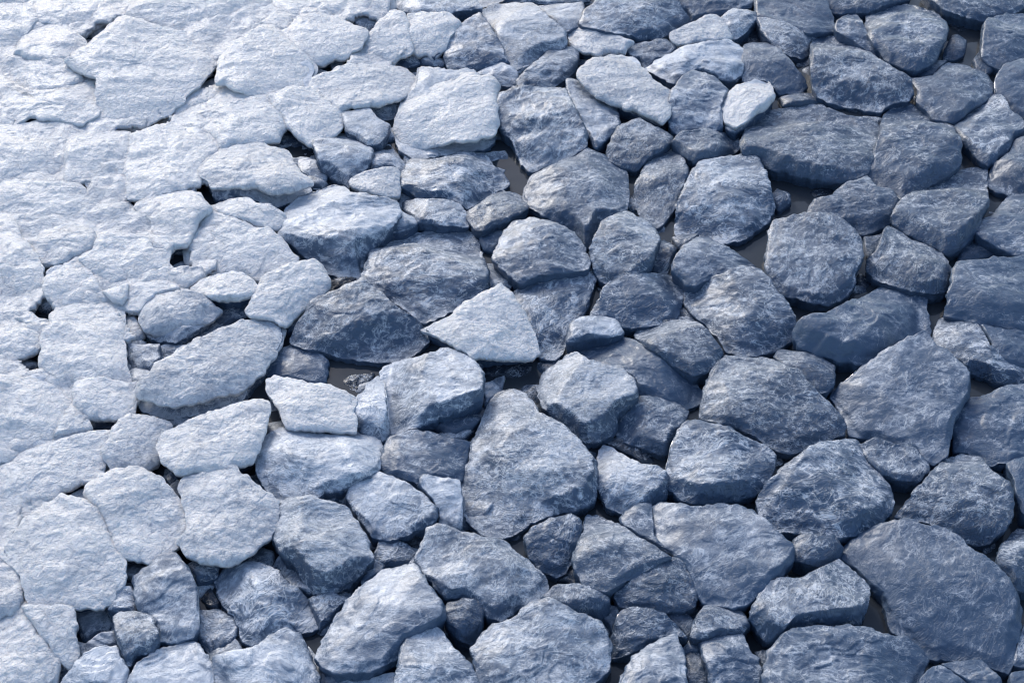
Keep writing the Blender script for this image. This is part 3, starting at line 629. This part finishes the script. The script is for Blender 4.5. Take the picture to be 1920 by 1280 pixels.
# ------------------------------------------------------------------ ground and water
def sheet(name, z, size, mat, kind='structure'):
    me = bpy.data.meshes.new(name)
    n = 2
    me.from_pydata([(-size, -size, z), (size, -size, z), (size, size, z), (-size, size, z)], [], [(0, 1, 2, 3)])
    o = link(bpy.data.objects.new(name, me)); me.materials.append(mat); o['kind'] = kind
    return o
water = sheet('water', 0.0, 60, WATER)
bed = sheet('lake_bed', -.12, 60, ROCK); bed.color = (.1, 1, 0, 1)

# ------------------------------------------------------------------ the stones
LEVEL = {'n': .050, 'l': .024, 'd': .008, 'h': .066}
recs = []
for ln in STONES.strip().splitlines():
    k, f, lev, fr, lab, pts = ln.split('|')
    P = np.array([[float(a) for a in q.split(',')] for q in pts.split()])
    A, c = area_centroid(P)
    recs.append(dict(key=k, frost=float(f), lev=lev, front=float(fr), label=None if lab == '-' else lab, pts=P, area=A, c=c))

# labels for the stones without a hand-written one: where they lie next to a landmark
DIRS = ['right of', 'below right of', 'below', 'below left of', 'left of', 'above left of', 'above', 'above right of']
by = {r['key']: r for r in recs}
used = set()
def sector(a, b):
    d = b - a
    return int(round(math.degrees(math.atan2(d[1], d[0])) / 45)) % 8
def tone_word(f, lev):
    if lev == 'd' and f < .2: return 'dark wet'
    if f >= .9: return 'white ice-crusted'
    if f >= .7: return 'pale frosted'
    if f >= .45: return 'grey frost-dusted'
    if f >= .2: return 'blue-grey'
    return 'dark slate-blue'
for r in recs:
    if r['label']: continue
    size = 'tiny' if r['area'] < 1300 else 'small' if r['area'] < 5000 else 'mid-sized' if r['area'] < 14000 else 'large' if r['area'] < 26000 else 'very large'
    lo, ev = np.linalg.eigh(np.cov(resample(r['pts'], 80, 0)[0].T))
    shp = ' narrow' if lo[1] / lo[0] > 4.2 else ''
    for L_ in sorted(REFS, key=lambda q: np.linalg.norm(by[q]['c'] - r['c'])):
        b = by[L_]; s = sector(b['c'], r['c'])
        same = sorted((np.linalg.norm(q['c'] - b['c']), q['key']) for q in recs if q is not b and sector(b['c'], q['c']) == s)
        rank = [q[1] for q in same].index(r['key'])
        if rank < 5 and (L_, s, rank) not in used:
            used.add((L_, s, rank))
            rel = ['nearest', 'second', 'third', 'fourth', 'fifth'][rank]
            r['label'] = f"{size}{shp} {tone_word(r['frost'], r['lev'])} stone, {rel} {DIRS[s]} the {REFS[L_]}"
            break

tri_total = 0
RIM_KEYS = {'K2', 'M9', 'O5', 'O6', 'J4', 'K6', 'L2', 'L5', 'O9', 'D13', 'M17'}
px_m = lambda y: (CAM_H / max(.3, math.sin(PITCH + math.atan((y - IH / 2) / FPX)))) / FPX
for idx, r in enumerate(recs):
    rng = np.random.RandomState(1000 + idx)
    f, lev = r['frost'], r['lev']
    ys = r['pts'][:, 1]
    front_h = max(.010, r['front'] * np.ptp(ys) * px_m(ys.mean()) / CP * .46)
    zt = LEVEL[lev] + rng.uniform(-.006, .006)
    zt = min(.10, max(zt, front_h + (.004 if lev != 'd' else -.004)))
    has_crust = f >= .74
    tilt = (rng.uniform(-.10, .10), rng.uniform(-.05, .09))
    p_exp = rng.uniform(7, 12) if r['front'] > .18 else rng.uniform(10, 18)
    wet = {'n': 0, 'h': 0, 'l': .25 if f < .3 else 0, 'd': 1.0 if f < .2 else .3}[lev]
    pts = r['c'] + (r['pts'] - r['c']) * (1 + 5.5 / math.sqrt(r['area']))
    slope = .78 if r['front'] > .16 else .5
    info = {}
    if has_crust:
        cc = r['c']
        body_pts = cc + (pts - cc) * .965
        v, q, t = stone_geometry(body_pts, rng, zt - .012, front_h, p_exp, .8, 2.0, .12, tilt, slope=slope)
    else:
        v, q, t = stone_geometry(pts, rng, zt, front_h, p_exp, .55 if r['key'] in ('L2', 'O5', 'N7', 'P2') else rng.uniform(.65, 1.1), 1.3 + 1.2 * f, .12, tilt, slope=slope, info=info)
    base = np.array([v[:, 0].mean(), v[:, 1].mean(), 0.0])
    name = 'ice_crusted_stone' if has_crust else ('pebble' if r['area'] < 1300 else 'stone')
    split = has_crust or r['key'] in RIM_KEYS       # a stone with an ice part: an Empty that holds rock and ice
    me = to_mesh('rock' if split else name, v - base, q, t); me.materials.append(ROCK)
    if split:
        top_ = link(bpy.data.objects.new(name, None)); top_.empty_display_size = .05
        o = link(bpy.data.objects.new('rock', me), top_)
    else:
        top_ = o = link(bpy.data.objects.new(name, me))
    top_.location = base
    relief = rng.uniform(.5, .8) if r['front'] <= .12 else rng.uniform(.75, 1.15)
    if r['key'] in ('L2', 'O5', 'N7', 'P2', 'K2', 'H14'): relief = .5
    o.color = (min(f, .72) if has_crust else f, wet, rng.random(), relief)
    top_['label'] = r['label']; top_['category'] = 'stone'
    top_['group'] = 'ice-crusted stones' if has_crust else 'bare stones in the shallow water'
    tri_total += len(q) * 2 + len(t)
    if has_crust:
        cp = pts.copy()
        y0 = cp[:, 1].min()
        if r['front'] > .08:
            vv = (cp[:, 1] - y0) / np.ptp(ys)
            cp[:, 1] -= sstep((vv - .45) / .55) * r['front'] * np.ptp(ys) * .75
        if r['front'] <= .08: cp = r['c'] + (cp - r['c']) * (1 + 3.0 / math.sqrt(r['area']))
        v, q, t = stone_geometry(cp, rng, zt + .003, .010, 14, .9, 4.5, .1, tilt, facets=4, crust=.010, slope=slope * .8, info=info)
        me = to_mesh('ice_crust', v - base, q, t); me.materials.append(CRUST)
        c_ = link(bpy.data.objects.new('ice_crust', me), top_)
        c_.color = (f, 0, 0, 1)
        tri_total += len(q) * 2 + len(t)
    r['obj'] = top_; r['rim'] = info['rim']; r['base'] = base
print('stones', len(recs), 'triangles', tri_total)

# ------------------------------------------------------------------ frozen slush between the white slabs
def inside(P, poly):
    x, y = P[:, 0], P[:, 1]; r = np.zeros(len(P), bool)
    q = np.asarray(poly, float); n = len(q)
    for i in range(n):
        (x1, y1), (x2, y2) = q[i], q[(i + 1) % n]
        c = ((y1 > y) != (y2 > y))
        with np.errstate(divide='ignore', invalid='ignore'):
            c &= x < (x2 - x1) * (y - y1) / (y2 - y1 + 1e-12) + x1
        r ^= c
    return r
def poly(t): return [tuple(float(a) for a in q.split(',')) for q in t.split()]
SLUSH = poly('-60,-60 745,-60 735,30 760,100 640,195 520,235 420,300 380,400 480,440 380,520 340,560 240,640 240,780 300,800 200,880 140,900 40,960 60,1130 140,1150 100,1330 -60,1330')
HOLES = [poly(t) for t in (
    '148,69 172,56 205,39 230,33 212,50 186,68 172,88 156,88', '366,170 385,142 405,124 412,106 413,158', '26,234 40,225 55,213 74,221 58,235',
    '212,240 245,243 262,240 322,208 322,216 262,246 244,262', '588,121 606,118 650,106 658,116 632,136 600,144 588,148', '505,262 532,234 560,245 600,275 580,300 545,300',
    '140,347 163,336 164,362', '360,358 380,345 398,360 392,374 372,368', '311,482 326,460 352,458 353,498 320,502', '78,494 112,502 86,528',
    '62,585 88,558 100,586 92,604 70,602', '30,670 80,648 78,690 54,695', '168,782 228,789 213,808 174,808', '110,920 175,898 188,892 162,938', '640,34 715,38 690,70 676,58',
    '236,640 300,650 296,690 245,708', '225,575 250,582 268,606 262,632 235,600', '240,370 262,372 252,386 244,384', '535,24 550,30 545,46', '182,146 186,160 158,152')]
POOLS = [poly(t) for t in ('608,672 700,668 770,676 725,690 705,715 640,740 608,722', '1436,312 1480,330 1560,338 1625,328 1570,360 1520,375 1512,408 1445,412', '1752,50 1780,40 1850,40 1842,110 1870,125 1866,160 1828,135 1750,118',
    '1330,452 1440,415 1446,440 1430,520', '835,22 905,15 900,34 862,50', '955,265 985,320 1000,325 980,360 962,330', '955,690 1015,690 1010,745 980,735', '1540,735 1565,690 1600,672 1625,682 1560,742',
    '850,812 905,765 885,828', '1735,580 1790,545 1745,650 1735,640', '1790,240 1862,305 1850,345 1800,330', '1465,552 1545,570 1490,612', '1768,475 1800,470 1795,500 1780,505',
    '1640,980 1680,965 1700,890 1740,880 1690,960', '1290,770 1318,735 1325,790', '1655,1120 1670,1185 1612,1170 1632,1105', '1410,1180 1440,1215 1425,1240 1400,1200', '1110,1290 1145,1230 1185,1222 1160,1290', '455,750 505,690 508,740 480,752', '432,866 480,855 482,905')]

# ------------------------------------------------------------------ rubble packed under and between the stones, and the field beyond the picture
def field(name, label, cells, col, zr, dens, rough=.8):
    V, Qs, Ts, n0 = [], [], [], 0
    for (x, y, rad, sd_) in cells:
        rng = np.random.RandomState(sd_)
        k = rng.randint(4, 7); a = np.sort(rng.uniform(0, 2 * math.pi) + (np.arange(k) + rng.uniform(-.32, .32, k)) * 2 * math.pi / k)
        rr_ = rad * rng.uniform(.75, 1.15, k); ex = rng.uniform(.75, 1.25)
        zt = rng.uniform(*zr)
        P3 = np.column_stack([x + np.cos(a) * rr_ * ex, y + np.sin(a) * rr_ / ex, np.full(k, zt)])
        v, q, t = stone_geometry(project(P3), rng, zt, rad * .35, rng.uniform(5, 10), rough, 1.5, .06, (rng.uniform(-.15, .15), rng.uniform(-.12, .15)), facets=3, dens=dens)
        V.append(v); Qs.append(q + n0); Ts.append(t + n0); n0 += len(v)
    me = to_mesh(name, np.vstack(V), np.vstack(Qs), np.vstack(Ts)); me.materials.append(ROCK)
    o = link(bpy.data.objects.new(name, me)); o.color = col
    o['kind'] = 'stuff'; o['label'] = label; o['category'] = 'rubble'
    return o
cells = {0: [], 1: [], 2: []}; beyond = []
rg = np.random.RandomState(5)
sp = .078; yy = 1.35; row = 0; cand = []
while yy < 4.7:
    half = yy * .40 + .25
    for xx in np.arange(-half, half, sp):
        x_, y_ = xx + rg.uniform(-.3, .3) * sp + (row % 2) * sp / 2, yy + rg.uniform(-.3, .3) * sp
        cand.append((x_, y_, sp * rg.uniform(.42, .9), rg.randint(1 << 30)))
    yy += sp * .9; row += 1
cxy = np.array([c_[:2] for c_ in cand]); cpx = project(np.column_stack([cxy, np.full(len(cxy), .01)]))
ok = (cpx[:, 0] > -20) & (cpx[:, 0] < IW + 20) & (cpx[:, 1] > -20) & (cpx[:, 1] < IH + 20)
for q_ in POOLS:
    for dx in (-14, 0, 14): ok &= ~inside(cpx + np.array([[dx, 0]]), q_)
hol = np.zeros(len(cpx), bool)
for q_ in HOLES:
    for dx, dy in ((0, 0), (-30, 0), (30, 0), (0, 25), (0, -25)): hol |= inside(cpx + np.array([[dx, dy]]), q_)
ok &= hol | ~inside(cpx, SLUSH)
for r in recs:
    if r['area'] > 3500: ok &= ~inside(cpx, r['c'] + (r['pts'] - r['c']) * max(.3, 1 - 55 / math.sqrt(r['area'])))
for c_, p_, k_ in zip(cand, cpx, ok):
    if k_:
        e = p_[0] + .15 * (p_[1] - 640)
        cells[0 if e < 480 else 1 if e < 950 else 2].append(c_)
field('rubble', 'pale frosted rubble wedged under the ice slabs at left', cells[0], (.5, .1, .5, 1), (.002, .024), .5)
field('rubble', 'grey rubble wedged between the stones in the middle', cells[1], (.42, .1, .5, 1), (-.004, .020), .5)
field('rubble', 'dark wet rubble wedged between the stones at right', cells[2], (.16, .4, .5, 1), (-.012, .008), .5)
sp = .19; yy = .7; row = 0
while yy < 5.9:
    for xx in np.arange(-2.6, 2.6, sp):
        x_, y_ = xx + rg.uniform(-.22, .22) * sp + (row % 2) * sp / 2, yy + rg.uniform(-.22, .22) * sp
        R_ = sp * rg.uniform(.55, .8); k_ = np.linspace(0, 2 * math.pi, 12)
        p_ = project(np.column_stack([x_ + np.cos(k_) * R_ * 1.3, y_ + np.sin(k_) * R_ * 1.3, np.full(12, .05)]))
        if p_[:, 0].max() < -8 or p_[:, 0].min() > IW + 8 or p_[:, 1].max() < -8 or p_[:, 1].min() > IH + 8:
            beyond.append((x_, y_, R_, rg.randint(1 << 30)))
    yy += sp * .9; row += 1
field('stone_field', 'stones of the same shore going on beyond the picture', [b_ for b_ in beyond if b_[0] >= -.6], (.22, 0, .5, .8), (.03, .06), .2)
field('stone_field', 'frosted stones of the same shore going on beyond the picture at left', [b_ for b_ in beyond if b_[0] < -.6], (.95, 0, .5, .8), (.03, .06), .2)

me = None
xs = np.arange(-1.6, .05, .0085); ys_ = np.arange(1.2, 4.75, .0085)
X, Y = np.meshgrid(xs, ys_)
Pw = np.column_stack([X.ravel(), Y.ravel(), np.full(X.size, .039)])
px = project(Pw)
px_w = px + np.column_stack([fbm(Pw * 18, 3), fbm(Pw * 18 + 40, 3)]) * 9
keep = inside(px_w, SLUSH)
for h_ in HOLES: keep &= ~inside(px_w, h_)
Pw[:, 2] += fbm(Pw * 13, 3) * .012 + fbm(Pw * 60, 2) * .002
idx_ = np.arange(X.size).reshape(X.shape)
Q = np.stack([idx_[:-1, :-1], idx_[:-1, 1:], idx_[1:, 1:], idx_[1:, :-1]], -1).reshape(-1, 4)
Q = Q[keep[Q].all(1)]
un = np.unique(Q); remap = np.full(X.size, -1); remap[un] = np.arange(len(un))
me = to_mesh('frozen_slush', Pw[un], remap[Q], np.zeros((0, 3), int)); me.materials.append(CRUST)
slush = link(bpy.data.objects.new('frozen_slush', me)); slush.color = (.9, 0, 0, 1)
sol = slush.modifiers.new('thickness', 'SOLIDIFY'); sol.thickness = .012; sol.offset = -1
slush['kind'] = 'stuff'; slush['label'] = 'frozen white slush filling the joints between the ice slabs at left'; slush['category'] = 'ice'

# ------------------------------------------------------------------ clear ice rims frozen along the edges of some stones
def ice_material():
    m, nt, N, L = nodes('clear_ice')
    bs = N('ShaderNodeBsdfPrincipled'); bs.inputs['Base Color'].default_value = (.80, .86, .92, 1)
    bs.inputs['Roughness'].default_value = .12; bs.inputs['IOR'].default_value = 1.31; bs.inputs['Transmission Weight'].default_value = .85
    o = N('ShaderNodeOutputMaterial'); L(bs.outputs[0], o.inputs[0]); return m
ICE = ice_material()
RIMS = [('K2', 1200, 640, 1312, 728), ('M9', 364, 1085, 372, 1185), ('O5', 1222, 955, 1262, 1042), ('O6', 1292, 1060, 1310, 1130), ('J4', 718, 716, 728, 795),
        ('K6', 1255, 890, 1268, 815), ('L2', 1558, 740, 1610, 695), ('L5', 1788, 800, 1815, 746), ('O9', 1150, 1190, 1162, 1148), 
        ('D13', 1868, 175, 1882, 128), ('M17', 397, 1245, 398, 1290)]
for (k_, xa, ya, xb, yb) in RIMS:
    r = by[k_]; rim = r['rim']; pp = project(rim); n = len(rim)
    ia = int(np.argmin(((pp - (xa, ya)) ** 2).sum(1))); ib = int(np.argmin(((pp - (xb, yb)) ** 2).sum(1)))
    f_ = (ib - ia) % n; b_ = (ia - ib) % n
    ids = [(ia + j) % n for j in range(f_ + 1)] if f_ <= b_ else [(ia - j) % n for j in range(b_ + 1)]
    if len(ids) < 5: continue
    path = rim[ids].copy(); m_ = len(path)
    rg = np.random.RandomState(len(ids) + ia)
    for _ in range(6): path[1:-1] = path[1:-1] * .5 + (path[2:] + path[:-2]) * .25
    path[:, 2] -= .0004
    tt = np.linspace(0, 1, m_)
    rad = .0015 * np.clip(np.sin(tt * math.pi) * 1.6, .15, 1) * (1 + .45 * fbm(path * 60 + 3, 2))
    tang = np.gradient(path, axis=0); tang /= np.linalg.norm(tang, axis=1)[:, None] + 1e-9
    side = np.cross(tang, [0, 0, 1]); side /= np.linalg.norm(side, axis=1)[:, None] + 1e-9
    up = np.cross(side, tang)
    K = 6; ang = np.arange(K) * 2 * math.pi / K
    v = (path[:, None] + rad[:, None, None] * (np.cos(ang)[None, :, None] * side[:, None] + np.sin(ang)[None, :, None] * up[:, None])).reshape(-1, 3)
    i_, j_ = np.meshgrid(np.arange(m_ - 1), np.arange(K), indexing='ij'); j2 = (j_ + 1) % K
    q = np.stack([i_ * K + j_, i_ * K + j2, (i_ + 1) * K + j2, (i_ + 1) * K + j_], -1).reshape(-1, 4)
    me = to_mesh('ice_rim', v - r['base'], q, np.zeros((0, 3), int)); me.materials.append(ICE)
    link(bpy.data.objects.new('ice_rim', me), r['obj'])
